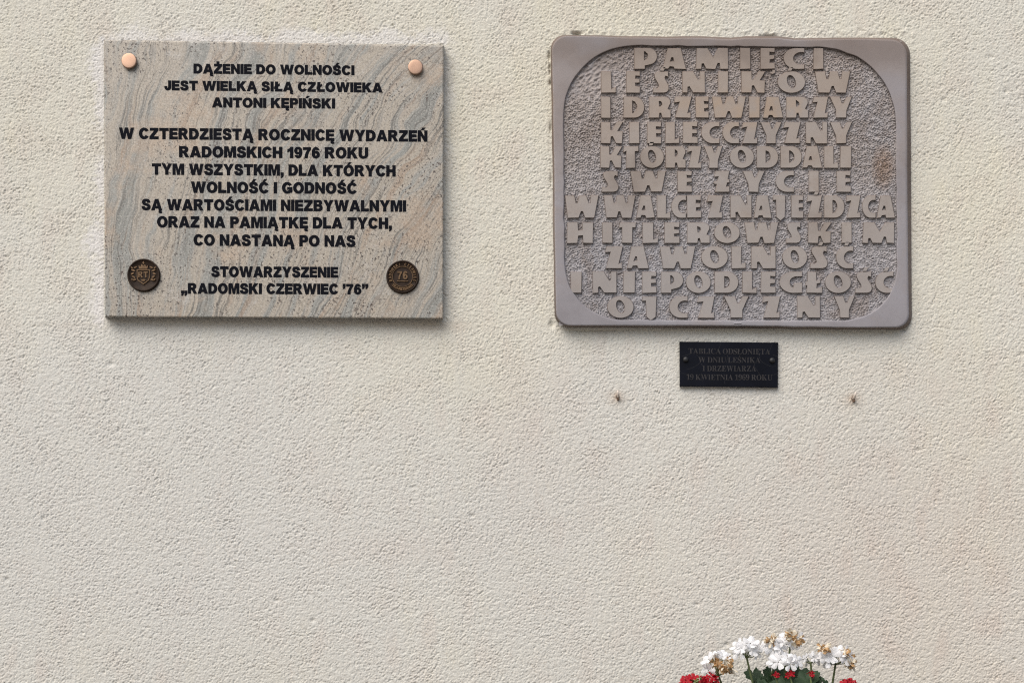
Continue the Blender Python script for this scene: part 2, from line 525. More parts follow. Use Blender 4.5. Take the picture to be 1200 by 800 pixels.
# trowelled mortar lip standing along the plaques
H += 0.0008 * np.clip(1 - np.abs(rect_dist(645, 42, 1066, 384) - 4) / 5, 0, 1) * (0.5 + 0.5 * sample(t2, X, Z, SPC)) * (PY < 60)
V = np.stack([X, -H, Z], -1).reshape(-1, 3)
wall = grid_mesh('rendered_wall', V, len(wz), len(wx), M['stucco'], None,
                 {'warm': np.clip(warm, 0, 1), 'pink': np.clip(pink, 0, 1), 'cool': np.clip(cool, 0, 1), 'patch': np.clip(patch, 0, 1), 'rust': np.clip(rust, 0, 1)})
tag(wall, 'cream rough rendered building wall carrying all three plaques', 'wall')

# ------------------------------------------------------------------ lettering
def E(cx, cy, rx, ry, a0, a1, n=12):
    return [(cx + rx * math.cos(R(a0 + (a1 - a0) * i / n)), cy + ry * math.sin(R(a0 + (a1 - a0) * i / n))) for i in range(n + 1)]

def tilt_ell(cx, cy, rx, ry, rot, n=20):
    c, s = math.cos(R(rot)), math.sin(R(rot))
    return [(cx + rx * math.cos(t) * c - ry * math.sin(t) * s, cy + rx * math.cos(t) * s + ry * math.sin(t) * c) for t in (2 * math.pi * i / n for i in range(n))]

def catmull(p, k=5):
    q = [p[0]] + list(p) + [p[-1]]
    out = []
    for i in range(1, len(q) - 2):
        a, b, c, d = (np.array(q[i + j]) for j in (-1, 0, 1, 2))
        for s in range(k):
            t = s / k
            out.append(tuple(0.5 * (2 * b + (c - a) * t + (2 * a - 5 * b + 4 * c - d) * t * t + (3 * b - a - 3 * c + d) * t ** 3)))
    out.append(tuple(p[-1]))
    return out

def ribbon(p, w):
    p = np.array(catmull(p))
    d = np.gradient(p, axis=0)
    d /= np.linalg.norm(d, axis=1)[:, None]
    nrm = np.stack([-d[:, 1], d[:, 0]], 1)
    return [tuple(q) for q in p + nrm * w / 2] + [tuple(q) for q in (p - nrm * w / 2)[::-1]]

# fat relief letters of the right plaque, each in a unit box
OC = tilt_ell(.5, .52, .135, .29, 13)
DECO = {
 'I': [[(0, 0), (0, 1), (1, 1), (1, 0)]],
 'P': [[(0, 0), (0, 1), (.62, 1)] + E(.62, .6, .38, .4, 88, -62) + [(.62, .19), (.48, .16), (.48, 0)], [(.44, .44), (.44, .80)] + E(.44, .62, .13, .18, 80, -80, 6)],
 'A': [[(0, 0), (.2, 1), (.77, 1), (1, 0), (.5, 0), (.46, .11), (.30, .11), (.25, 0)], [(.33, .37), (.42, .60), (.46, .37)]],
 'M': [[(0, 0), (.03, 1), (.38, 1), (.545, .58), (.69, 1), (1, 1), (1, 0), (.75, 0), (.71, .40), (.60, 0), (.32, 0), (.215, .34), (.19, 0)]],
 'E': [[(0, 0), (0, 1), (1, 1), (.97, .76), (.66, .78), (.66, .67), (.97, .65), (.97, .47), (.66, .44), (.66, .33), (1, .30), (1, 0)]],
 'L': [[(0, 0), (0, 1), (.70, 1), (.70, .21), (1, .28), (1, 0)]],
 'C': [[(1, 1), (.66, 1)] + E(.62, .5, .62, .505, 88, 272, 20) + [(1, 0), (1, .25)] + E(.84, .5, .36, .28, -66, -294, 14) + [(1, .76)]],
 'S': [[(0, 0)] + catmull([(.70, 0), (.9, .05), (1, .18), (.99, .33), (.90, .48), (.79, .62), (.76, .70)]) + [(.80, .77), (.97, .72), (.97, 1)] + catmull([(.45, 1), (.2, .96), (.09, .84), (.12, .68), (.24, .52), (.33, .40), (.36, .29)]) + [(.27, .22), (.02, .27)]],
 'N': [[(0, 0), (0, 1), (.48, 1), (.76, .50), (.76, 1), (1, 1), (1, 0), (.47, 0), (.26, .37), (.26, 0)]],
 'K': [[(0, 0), (0, 1), (.44, 1), (.45, .52), (.72, 1), (1.03, 1), (.79, .60), (1, .56), (.98, 0), (.66, 0), (.47, .43), (.44, 0)]],
 'O': [E(.5, .5, .5, .51, 0, 351.4, 41), OC],
 'W': [[(.09, 0), (0, 1), (.29, 1), (.355, .52), (.42, 1), (.64, 1), (.735, .52), (.755, 1), (1, 1), (.87, 0), (.58, 0), (.50, .37), (.42, 0)]],
 'D': [[(0, 0), (0, 1), (.55, 1)] + E(.52, .5, .48, .5, 86, -86, 18) + [(.5, 0)], [(.43, .25), (.43, .77)] + E(.43, .51, .19, .26, 82, -82, 8)],
 'R': [[(0, 0), (0, 1), (.68, 1)] + E(.70, .74, .29, .26, 85, -35, 8) + [(.87, .43), (1, .36), (1, 0), (.60, 0), (.505, .34), (.47, 0)], [(.48, .48), (.47, .80), (.56, .74), (.575, .64)]],
 'Z': [[(.05, 0), (.30, .74), (.0, .70), (.07, 1), (1, 1), (.80, .25), (.97, .27), (.97, 0)]],
 'Y': [[(.28, 0), (.27, .36), (0, 1), (.46, 1), (.58, .62), (.74, 1), (1, 1), (.75, .36), (.74, 0)]],
 'T': [[(.19, 0), (.19, .74), (0, .70), (.05, 1), (1, 1), (1, .75), (.80, .75), (.80, 0)]],
 'Ż': [[(.05, 0), (.16, .36), (0, .38), (0, .52), (.20, .54), (.27, .72), (.02, .70), (.08, 1), (1, 1), (.90, .62), (1, .60), (1, .45), (.85, .43), (.80, .27), (1, .29), (1, 0)]],
 'J': [[(.30, .05), (.24, .78), (0, .76), (.05, 1), (1, 1), (.96, .05), (.62, -.12)]],
 'H': [[(0, 0), (0, 1), (.42, 1), (.44, .64), (.58, .64), (.58, 1), (1, 1), (1, 0), (.60, 0), (.60, .35), (.45, .35), (.42, 0)]],
 'G': [[(1, 1), (.62, 1)] + E(.60, .5, .60, .505, 88, 272, 20) + [(1, 0), (1, .49), (.63, .47), (.60, .27), (.53, .31), (.475, .42), (.475, .57), (.54, .68), (.68, .75), (1, .76)]],
 'Ł': [[(.05, 0), (.08, .33), (0, .35), (0, .52), (.10, .55), (.10, 1), (.66, 1), (.66, .60), (.90, .62), (.90, .46), (.68, .42), (.68, .24), (1, .28), (1, 0)]],
}
TICK = [(-.10, 1.02), (.00, 1.19), (.24, 1.19), (.12, 1.02)]
OGON = [(.80, -.02), (1, -.02), (.98, -.16), (.84, -.22), (.66, -.19), (.66, -.13), (.80, -.12)]

PLAQUE_LINES = [
 (56.3, 81.5, [('P', 743, 770.4), ('A', 776.5, 804.4), ('M', 815, 853.6), ('I', 867.2, 879.6), ('Ę', 891, 908.5), ('C', 918, 943), ('I', 953, 965.3)]),
 (83.8, 109.3, [('L', 704.4, 722), ('E', 734, 750.5), ('Ś', 765, 784), ('N', 799.3, 826.5), ('I', 841.3, 853.6), ('K', 868.5, 896.8), ('Ó', 911, 944), ('W', 955, 997)]),
 (113.4, 138.6, [('I', 704.3, 715.8), ('D', 730.7, 755.5), ('R', 760.4, 786.4), ('Z', 789.5, 810.6), ('E', 815, 831), ('W', 833.8, 874.6), ('I', 877.5, 890.6), ('A', 893.7, 918.4), ('R', 921, 947.5), ('Z', 952, 971), ('Y', 972, 999)]),
 (143, 168.5, [('K', 704.3, 730), ('I', 737.2, 749.5), ('E', 758, 775.4), ('L', 779.6, 796.7), ('E', 800, 818), ('C', 821.5, 843.6), ('C', 846.5, 866.5), ('Z', 869, 888.5), ('Y', 890.5, 916.5), ('Z', 918, 938.4), ('N', 944, 969.8), ('Y', 972.3, 998.8)]),
 (171.3, 197.2, [('K', 703.3, 729), ('T', 730, 748.4), ('Ó', 750, 778.4), ('R', 779.8, 804), ('Z', 805.5, 822.4), ('Y', 824.2, 847.4), ('O', 855, 884), ('D', 886.6, 912.4), ('D', 914.5, 940), ('A', 940.2, 963.8), ('L', 965.2, 982.5), ('I', 984.4, 997.8)]),
 (200.4, 225.4, [('S', 705, 725), ('W', 738.5, 781), ('E', 793.8, 811.5), ('Ż', 836.5, 855.2), ('Y', 870, 896), ('C', 908.7, 930.8), ('I', 947.5, 960), ('E', 980.2, 997.4)]),
 (229, 255.7, [('W', 661.8, 702), ('W', 707, 745), ('A', 745.6, 768), ('L', 769.6, 786), ('C', 786.6, 804.3), ('E', 805, 822), ('Z', 828.6, 847.4), ('N', 856, 881), ('A', 882.8, 905), ('J', 905.2, 920.6), ('E', 926.8, 942), ('Ź', 945, 963.8), ('D', 965.4, 990), ('Z', 991, 1009), ('C', 1010, 1026.6), ('A', 1027.2, 1049)]),
 (260.7, 285.2, [('H', 664.3, 695.4), ('I', 705.7, 718.4), ('T', 725, 745.4), ('L', 752.6, 771.4), ('E', 778.4, 796.8), ('R', 805, 832.2), ('O', 836.6, 867.4), ('W', 872, 912.5), ('S', 920.7, 938.8), ('K', 946.6, 974.4), ('I', 986.2, 998.5), ('M', 1010.3, 1048.4)]),
 (288.5, 314.8, [('Z', 709, 730), ('A', 734.4, 760.8), ('W', 772.8, 815.6), ('O', 821.6, 853.4), ('L', 857, 874.4), ('N', 880.3, 909.4), ('O', 916.7, 946.4), ('Ś', 949, 970), ('Ć', 979.5, 1000.4)]),
 (318.2, 343.6, [('I', 668.6, 682), ('N', 694.3, 722.8), ('I', 730.4, 744.4), ('E', 752, 769.8), ('P', 774.4, 801), ('O', 803.6, 833.4), ('D', 837.2, 865.8), ('L', 869.5, 887.4), ('E', 891.4, 909.4), ('G', 913.2, 940.4), ('Ł', 944, 964), ('O', 966.6, 997.8), ('Ś', 1001.8, 1022), ('Ć', 1025.4, 1047.4)]),
 (347, 372.7, [('O', 711.4, 743), ('J', 752.2, 769.5), ('C', 784, 806.3), ('Z', 817, 838), ('Y', 847.6, 878), ('Z', 893.2, 914.8), ('N', 933.7, 961.5), ('Y', 977, 1002)]),
]

def blunt(c, w):
    """cuts corners sharper than about 50 degrees to a small flat of width w"""
    if not w: return c
    out = []
    n = len(c)
    for i in range(n):
        a, p, b = (np.array(c[j % n], float) for j in (i - 1, i, i + 1))
        u, v = a - p, b - p
        lu, lv = np.linalg.norm(u), np.linalg.norm(v)
        if lu < 1e-6 or lv < 1e-6: continue
        ca = float(np.dot(u, v) / lu / lv)
        if ca > .62:
            h = math.sqrt(max((1 - ca) / 2, 1e-4))
            d = min(w / 2 / h, .35 * lu, .35 * lv)
            out += [tuple(p + u / lu * d), tuple(p + v / lv * d)]
        else:
            out.append(tuple(p))
    return out

def fatten(c, d):
    """moves a closed outline outwards by d (inwards for negative d), mitres limited"""
    if len(c) > 120: return c
    p = np.array(c, float)
    keep = np.linalg.norm(p - np.roll(p, 1, 0), axis=1) > 1e-5
    p = p[keep]
    area = 0.5 * np.sum(p[:, 0] * np.roll(p[:, 1], -1) - np.roll(p[:, 0], -1) * p[:, 1])
    sg = 1.0 if area > 0 else -1.0
    e1, e2 = p - np.roll(p, 1, 0), np.roll(p, -1, 0) - p
    n1 = np.stack([e1[:, 1], -e1[:, 0]], 1) * sg / np.linalg.norm(e1, axis=1)[:, None]
    n2 = np.stack([e2[:, 1], -e2[:, 0]], 1) * sg / np.linalg.norm(e2, axis=1)[:, None]
    m = n1 + n2
    k = np.clip(2 / np.maximum((m * m).sum(1), 1e-3), 0, 1.6)
    return [tuple(q) for q in p + m * (d * k)[:, None]]

def contours_mesh(mb, contours, to_world, extrude, bevel=0.0, grow=0.0, bluntness=0.0, sides=None):
    """fills flat contours (first coordinate right, second up, in photograph pixels) and gives them thickness;
    to_world(points, out) maps them, out = 0 (back) .. 1 (front)"""
    cu = bpy.data.curves.new('glyph', 'CURVE')
    cu.dimensions = '2D'
    cu.fill_mode = 'BOTH'
    cu.extrude = 1.0
    cu.bevel_depth = bevel
    cu.bevel_resolution = 0
    cu.offset = -bevel
    org = np.mean([q for c in contours for q in c], 0)
    ext = max(np.ptp(np.array(contours[0]), 0).max(), 1e-6)
    sc_ = 10.0 / ext if bevel == 0 else 1.0
    for ci, c in enumerate(contours):
        if grow: c = fatten(c, grow if ci == 0 else -grow)
        c = blunt(c, bluntness)
        sp = cu.splines.new('POLY')
        sp.points.add(len(c) - 1)
        for q, p in zip(sp.points, c):
            q.co = ((p[0] - org[0]) * sc_, (p[1] - org[1]) * sc_, 0, 1)
        sp.use_cyclic_u = True
    o = bpy.data.objects.new('glyph', cu)
    me = bpy.data.meshes.new_from_object(o)
    v = np.array([tuple(q.co) for q in me.vertices])
    fs = [tuple(p.vertices) for p in me.polygons]
    zmax = 1.0 + bevel
    # three heights: front face (zmax), shoulder (+1) and back
    out = np.where(v[:, 2] > 1.0 + bevel * 0.5, 1.0, np.where(v[:, 2] > 0, 0.0 if bevel > 0 else 1.0, -1.0 if bevel > 0 else 0.0))
    w = [Vector(p) for p in to_world(v[:, :2] / sc_ + org[None, :], out)]
    if sides is None:
        mb.add(w, fs)
    else:
        face = [f for f in fs if min(out[list(f)]) > .5]
        rest = [f for f in fs if min(out[list(f)]) <= .5]
        mb.add(w, face)
        mb.add(w, rest, False, sides)
    bpy.data.objects.remove(o)
    bpy.data.meshes.remove(me)
    bpy.data.curves.remove(cu)

# ------------------------------------------------------------------ right plaque: cast stone, raised letters
YF, YP = -0.022, -0.0165              # rim face and pecked field
rp = empty('cast_stone_plaque', P(857, 213, 0))
tag(rp, 'brown grey cast stone plaque with rounded corners and large raised letters', 'plaque')

def round_poly(q, radii, n=24, power=2.0):
    """quad corners (pixel), a corner radius (rx, ry) each -> closed outline"""
    out = []
    c = [np.array(p, float) for p in q]
    for i in range(4):
        p, a, b = c[i], c[i - 1], c[(i + 1) % 4]
        ra, rb = radii[i]
        ua, ub = (a - p) / np.linalg.norm(a - p), (b - p) / np.linalg.norm(b - p)
        s, e = p + ua * ra, p + ub * rb
        for k in range(n + 1):
            t = math.pi / 2 * k / n
            ct, stt = abs(math.cos(t)) ** (2 / power), abs(math.sin(t)) ** (2 / power)
            out.append(p + ua * ra * (1 - stt) + ub * rb * (1 - ct))
    return np.array(out)

def resample(poly, ctr, n=480):
    """star-shaped outline -> n points at even angles about ctr (radii interpolated)"""
    d = poly - ctr
    # densify first
    nxt = np.roll(poly, -1, 0)
    dense = np.concatenate([poly + (nxt - poly) * t for t in np.linspace(0, 1, 30, endpoint=False)])
    d = dense - ctr
    a, r = np.arctan2(d[:, 1], d[:, 0]), np.hypot(d[:, 0], d[:, 1])
    o = np.argsort(a)
    a, r = a[o], r[o]
    a = np.concatenate([a - 2 * math.pi, a, a + 2 * math.pi]); r = np.tile(r, 3)
    t = ANG
    rr = np.interp(t, a, r)
    return ctr + np.stack([np.cos(t), np.sin(t)], 1) * rr[:, None]

ctr = np.array([856.5, 213.5])
ANG = np.linspace(-math.pi, math.pi, 720, endpoint=False)
outer = round_poly([(645, 41.5), (1066.3, 45.5), (1068.8, 386.3), (650, 383)], [(17, 17), (19, 19), (16, 16), (16, 16)])
inner = round_poly([(659.5, 52.5), (1049.5, 57), (1051.5, 376.5), (662, 374.5)], [(88, 92), (92, 92), (66, 72), (72, 70)], power=2.15)
OL, IL = resample(outer, ctr), resample(inner, ctr)
wv = np.interp(np.arange(720) % 720, np.arange(0, 721, 12), np.append(*(lambda q: (q, q[:1]))(rng.normal(0, .45, 60))))
wi = np.interp(np.arange(720) % 720, np.arange(0, 721, 6), np.append(*(lambda q: (q, q[:1]))(rng.normal(0, .35, 120))))
def inset(loop, d):
    v = loop - ctr
    return loop - v / np.linalg.norm(v, axis=1)[:, None] * np.asarray(d)[..., None]
top = np.clip((70 - OL[:, 1]) / 20, 0, 1)
OLw = inset(OL, wv * (0.4 + 1.3 * top))
ILw = inset(IL, wi)
cosA, sinA = np.cos(ANG), np.sin(ANG)
def side_share(v, p=1.5):
    return np.clip(v, 0, 1) ** p
bw = 3.0 + 3.2 * (OL[:, 0] > 1050) * 1.0 + 0.6 * (OL[:, 1] > 370)
kk = np.ones(25) / 25
bw = np.convolve(np.concatenate([bw[-12:], bw, bw[:12]]), kk, 'valid')
loops = [(OLw, 0.004), (OLw, -0.006), (inset(OLw, bw * .45), YF + .0065), (inset(OLw, bw * .70), YF + .0026), (inset(OLw, bw * .88), YF + .0008), (inset(OLw, bw * 1.05), YF + .0001), (inset(OLw, bw * 1.25), YF), (inset(OLw, bw * 1.6), YF - .0001)]
loops += [(inset(ILw, np.full(720, -3.0)), YF - .0001), (inset(ILw, np.full(720, -1.2)), YF), (inset(ILw, np.full(720, -.7)), YF + .0001), (inset(ILw, np.full(720, -.3)), YF + .0006), (ILw, YF + .002), (inset(ILw, np.full(720, .8)), YP + .003)]
mb = MB()
vs, fs = [], []
for lp, y in loops:
    vs += [Vector(p) for p in PA(lp, np.full(720, y))]
for i in range(len(loops) - 1):
    for k in range(720):
        fs.append((i * 720 + k, i * 720 + (k + 1) % 720, (i + 1) * 720 + (k + 1) % 720, (i + 1) * 720 + k))
mb.add(vs, fs, True)
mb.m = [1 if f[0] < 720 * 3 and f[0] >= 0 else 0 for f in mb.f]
rim = mb.build('rim', [M['rim'], M['brown_side']], rp)

gx = np.arange(655, 1057, 0.62); gy = np.arange(381, 48, -0.62)
GX, GY = np.meshgrid(gx, gy)
pk = band_noise(1024, 0.62, 2.9, 0.4)[:len(gy), :len(gx)]
pk2 = band_noise(1024, 0.62, 9.0, 0.5)[:len(gy), :len(gx)]
pk3 = band_noise(1024, 0.62, 5.0, 0.3, 35, 3.0)[:len(gy), :len(gx)]
far = np.clip((np.hypot((GX - 690) / 60, (GY - 80) / 60)), 0, 1)
h = 0.00075 * (pk * far + pk3 * (1 - far)) + 0.0005 * pk2
GYd = YP - np.clip(h, -.0022, .0022)
Vp = PA(np.stack([GX.ravel(), GY.ravel()], 1), GYd.ravel())
grid_mesh('pecked_field', Vp, len(gy), len(gx), M['panel'], rp)

def relief_to_world(pts, out):
    y = np.where(out > .5, YF + .0006, np.where(out > -.5, YF + .0032, YP + .004))
    return PA(np.stack([pts[:, 0], -pts[:, 1]], 1), y)
lr = random.Random(5)
for (yt, yb, glyphs) in PLAQUE_LINES:
    mb = MB()
    hh = yb - yt
    for g, x0, x1 in glyphs:
        base = {'Ę': 'E', 'Ó': 'O', 'Ś': 'S', 'Ć': 'C', 'Ź': 'Z'}.get(g, g)
        w = x1 - x0
        cs = []
        jit = lambda: lr.uniform(-.35, .35)
        for c in DECO[base]:
            cs.append([(x0 + p[0] * w + (jit() if len(c) < 16 else 0), -(yb - p[1] * hh) + (jit() if len(c) < 16 else 0)) for p in c])
        contours_mesh(mb, cs, relief_to_world, 1, 0.7, 0, 1.5, 1)
        if g == 'Ę':
            contours_mesh(mb, [[(x0 + p[0] * w, -(yb - p[1] * hh)) for p in OGON]], relief_to_world, 1, 0.15, 0, 0, 1)
        if g in 'ÓŚĆŹ':
            mx = x0 + w * (.42 if g == 'Ó' else .55)
            contours_mesh(mb, [[(mx + p[0] * 20, -(yb - p[1] * hh)) for p in TICK]], relief_to_world, 1, 0.15, 0, 0, 1)
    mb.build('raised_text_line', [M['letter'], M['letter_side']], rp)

# ------------------------------------------------------------------ left plaque: polished granite slab
def hel_glyphs():
    G = {}
    s, b = .27, .215
    G['A'] = (1.0, [[(0, 0), (.35, 1), (.65, 1), (1, 0), (.71, 0), (.655, .17), (.345, .17), (.29, 0)], [(.405, .37), (.5, .70), (.595, .37)]])
    G['B'] = (.84, [[(0, 0), (0, 1), (.5, 1)] + E(.52, .755, .27, .245, 90, -62, 8) + E(.54, .29, .30, .29, 62, -90, 8), [(s, .61), (s, .80), (.46, .80), (.52, .77), (.53, .705), (.52, .64), (.46, .61)], [(s, .19), (s, .42), (.48, .42), (.555, .38), (.57, .305), (.555, .23), (.48, .19)]])
    G['C'] = (.89, [E(.47, .5, .47, .515, 33, 327, 30) + [(.62, .33)] + E(.475, .5, .195, .295, -50, -310, 22) + [(.62, .68)]])
    G['D'] = (.88, [[(0, 0), (0, 1), (.40, 1)] + E(.41, .5, .47, .5, 88, -88, 20) + [(.40, 0)], [(s, .22), (s, .78), (.37, .78)] + E(.38, .5, .215, .28, 84, -84, 12) + [(.37, .22)]])
    G['E'] = (.75, [[(0, 0), (0, 1), (.74, 1), (.74, .79), (s, .79), (s, .62), (.70, .62), (.70, .41), (s, .41), (s, .22), (.75, .22), (.75, 0)]])
    G['G'] = (.94, [E(.48, .5, .48, .515, 35, 305, 28) + [(.84, .05), (.94, .14), (.94, .55), (.49, .55), (.49, .35), (.70, .35), (.70, .27)] + E(.485, .5, .21, .295, -58, -310, 20) + [(.64, .68)]])
    G['H'] = (.86, [[(0, 0), (0, 1), (s, 1), (s, .625), (.59, .625), (.59, 1), (.86, 1), (.86, 0), (.59, 0), (.59, .395), (s, .395), (s, 0)]])
    G['I'] = (s, [[(0, 0), (0, 1), (s, 1), (s, 0)]])
    G['J'] = (.66, [[(.39, 1), (.66, 1), (.66, .34)] + E(.33, .33, .33, .345, 0, -180, 14) + [(0, .38), (.255, .41), (.26, .30)] + E(.325, .29, .065, .09, 180, 360, 8)])
    G['K'] = (.93, [[(0, 0), (0, 1), (s, 1), (s, .63), (.57, 1), (.91, 1), (.56, .60), (.93, 0), (.61, 0), (.38, .41), (s, .29), (s, 0)]])
    G['L'] = (.72, [[(0, 0), (0, 1), (s, 1), (s, .23), (.72, .23), (.72, 0)]])
    G['Ł'] = (.80, [[(.08, 0), (.08, .31), (0, .255), (0, .465), (.08, .52), (.08, 1), (.35, 1), (.35, .70), (.53, .82), (.53, .61), (.35, .49), (.35, .23), (.80, .23), (.80, 0)]])
    G['M'] = (1.08, [[(0, 0), (0, 1), (.37, 1), (.54, .45), (.71, 1), (1.08, 1), (1.08, 0), (.83, 0), (.83, .64), (.775, .64), (.64, 0), (.44, 0), (.305, .64), (.25, .64), (.25, 0)]])
    G['N'] = (.87, [[(0, 0), (0, 1), (.25, 1), (.61, .45), (.61, 1), (.87, 1), (.87, 0), (.62, 0), (.26, .54), (.26, 0)]])
    G['O'] = (.98, [E(.49, .5, .49, .515, 0, 350, 35), E(.49, .5, .215, .30, 0, 345, 23)])
    G['P'] = (.79, [[(0, 0), (0, 1), (.48, 1)] + E(.49, .68, .30, .32, 88, -88, 14) + [(.48, .36), (s, .36), (s, 0)], [(s, .56), (s, .80), (.42, .80), (.50, .76), (.52, .68), (.50, .60), (.42, .56)]])
    G['R'] = (.90, [[(0, 0), (0, 1), (.52, 1)] + E(.53, .72, .29, .28, 88, -55, 12) + [(.64, .40), (.74, .27), (.90, 0), (.595, 0), (.42, .32), (.36, .385), (s, .39), (s, 0)], [(s, .59), (s, .80), (.46, .80), (.53, .765), (.545, .695), (.53, .625), (.46, .59)]])
    G['S'] = (.82, [catmull([(.785, .70), (.75, .86), (.62, .98), (.40, 1.015), (.20, .985), (.07, .88), (.035, .73), (.07, .59), (.18, .49), (.36, .425), (.48, .385), (.545, .335), (.545, .27), (.49, .215), (.40, .20), (.31, .225), (.27, .30), (.265, .34)], 3)
                    + catmull([(.0, .315), (.03, .17), (.15, .04), (.40, -.015), (.62, .015), (.77, .13), (.815, .29), (.78, .44), (.66, .54), (.48, .60), (.35, .645), (.29, .69), (.30, .755), (.40, .80), (.49, .78), (.525, .68)], 3)])
    G['T'] = (.84, [[(.285, 0), (.285, .77), (0, .77), (0, 1), (.84, 1), (.84, .77), (.555, .77), (.555, 0)]])
    G['U'] = (.86, [[(0, 1), (s, 1), (s, .36)] + E(.43, .34, .16, .14, 180, 360, 10) + [(.59, 1), (.86, 1), (.86, .36)] + E(.43, .36, .43, .375, 0, -180, 18)])
    G['W'] = (1.36, [[(0, 1), (.27, 1), (.40, .42), (.545, 1), (.815, 1), (.96, .42), (1.09, 1), (1.36, 1), (1.11, 0), (.83, 0), (.68, .60), (.53, 0), (.25, 0)]])
    G['Y'] = (.94, [[(.335, 0), (.335, .41), (0, 1), (.30, 1), (.47, .65), (.64, 1), (.94, 1), (.605, .41), (.605, 0)]])
    G['Z'] = (.82, [[(0, 0), (0, .21), (.45, .78), (.03, .78), (.03, 1), (.80, 1), (.80, .80), (.35, .22), (.82, .22), (.82, 0)]])
    G['1'] = (.52, [[(.24, 0), (.24, .66), (.13, .59), (0, .54), (0, .76), (.17, .85), (.29, 1), (.51, 1), (.51, 0)]])
    G['7'] = (.70, [[(.0, .77), (.0, .98), (.70, .98), (.70, .80), (.53, .56), (.43, .30), (.40, 0), (.13, 0), (.17, .28), (.28, .56), (.42, .77)]])
    six = [E(.36, .33, .36, .345, 75, -170, 22) + E(.37, .5, .37, .51, 172, 30, 14) + E(.37, .60, .10, .20, 50, 170, 8) + [(.27, .56), (.34, .64)], tilt_ell(.365, .325, .105, .145, 0, 18)]
    G['6'] = (.72, six)
    G['9'] = (.72, [[(.72 - p[0], 1 - p[1]) for p in c] for c in six])
    com = [(0, .005), (0, .26), (.26, .26), (.26, .02), (.20, -.14), (.06, -.23), (.0, -.14), (.10, -.06), (.13, 0)]
    G[','] = (.26, [com])
    G['„'] = (.60, [com, [(x + .34, y) for x, y in com]])
    G['’'] = (.26, [[(x, y + .74) for x, y in com]])
    G['”'] = (.60, [[(x, y + .74) for x, y in com], [(x + .34, y + .74) for x, y in com]])
    ac = lambda cx: [(cx - .13, 1.06), (cx + .02, 1.26), (cx + .26, 1.26), (cx + .06, 1.06)]
    og = lambda x: [(x - .24, -.015), (x, -.015), (x - .09, -.09), (x - .08, -.15), (x + .0, -.16), (x + .0, -.26), (x - .14, -.28), (x - .28, -.23), (x - .31, -.12)]
    dot = lambda cx: [(cx - .125, 1.06), (cx - .125, 1.27), (cx + .125, 1.27), (cx + .125, 1.06)]
    for k, q, mk in (('Ć', 'C', ac(.47)), ('Ś', 'S', ac(.40)), ('Ń', 'N', ac(.43)), ('Ó', 'O', ac(.49)), ('Ź', 'Z', ac(.41)), ('Ż', 'Z', dot(.41)), ('Ą', 'A', og(1.0)), ('Ę', 'E', og(.74))):
        G[k] = (G[q][0], G[q][1] + [mk])
    return G
HEL = hel_glyphs()

LEFT = [
 ('DĄŻENIE DO WOLNOŚCI', 227, 85.9, 415, 88.0, 10.9),
 ('JEST WIELKĄ SIŁĄ CZŁOWIEKA', 192.8, 105.6, 448, 108.3, 10.9),
 ('ANTONI KĘPIŃSKI', 248.8, 125.6, 392.4, 127.0, 11.1),
 ('W CZTERDZIESTĄ ROCZNICĘ WYDARZEŃ', 139.7, 162.5, 500.6, 165.9, 12.7),
 ('RADOMSKICH 1976 ROKU', 210, 184.1, 431.2, 185.7, 12.6),
 ('TYM WSZYSTKIM, DLA KTÓRYCH', 178.2, 204.4, 463.3, 206.7, 12.6),
 ('WOLNOŚĆ I GODNOŚĆ', 224, 225.7, 418, 227.0, 12.7),
 ('SĄ WARTOŚCIAMI NIEZBYWALNYMI', 166.2, 246.0, 475.6, 247.8, 12.7),
 ('ORAZ NA PAMIĄTKĘ DLA TYCH,', 184.2, 266.2, 459, 268.0, 12.7),
 ('CO NASTANĄ PO NAS', 227, 287.4, 416.4, 289.0, 12.8),
 ('STOWARZYSZENIE', 247.8, 324.2, 396, 325.0, 12.0),
 ('„RADOMSKI CZERWIEC ’76”', 212.4, 343.7, 431.2, 344.7, 11.9),
]
TH = 0.023
gp = empty('granite_plaque', P(321, 210, 0))
tag(gp, 'polished beige grey granite plaque with black lettering, copper caps and bronze medallions', 'plaque')

def slab(mb, quad, y_back, y_front, chamfer):
    q = np.array(quad, float)
    c = q.mean(0)
    def ins(d):
        out = []
        for i in range(4):
            a, p, b = q[i - 1], q[i], q[(i + 1) % 4]
            ua, ub = (a - p) / np.linalg.norm(a - p), (b - p) / np.linalg.norm(b - p)
            out.append(p + (ua + ub) * d)
        return np.array(out)
    n = 24
    def loop(k):
        pts = []
        for i in range(4):
            a, b = k[i], k[(i + 1) % 4]
            pts += [a + (b - a) * t / n for t in range(n)]
        return np.array(pts)
    ls = [(loop(q), y_back), (loop(q), y_front + chamfer * S), (loop(ins(chamfer * .35)), y_front + chamfer * S * .3), (loop(ins(chamfer)), y_front)]
    m = 4 * n
    vs, fs = [], []
    for lp, y in ls:
        vs += [Vector(p) for p in PA(lp, np.full(m, y))]
    for i in range(len(ls) - 1):
        for k in range(m):
            fs.append((i * m + k, i * m + (k + 1) % m, (i + 1) * m + (k + 1) % m, (i + 1) * m + k))
    fs.append(tuple((len(ls) - 1) * m + k for k in range(m)))
    mb.add(vs, fs)

mb = MB()
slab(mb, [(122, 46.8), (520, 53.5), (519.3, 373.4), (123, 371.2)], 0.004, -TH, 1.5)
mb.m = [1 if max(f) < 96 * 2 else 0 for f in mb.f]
mb.build('slab', [M['granite'], M['edge_shade']], gp)

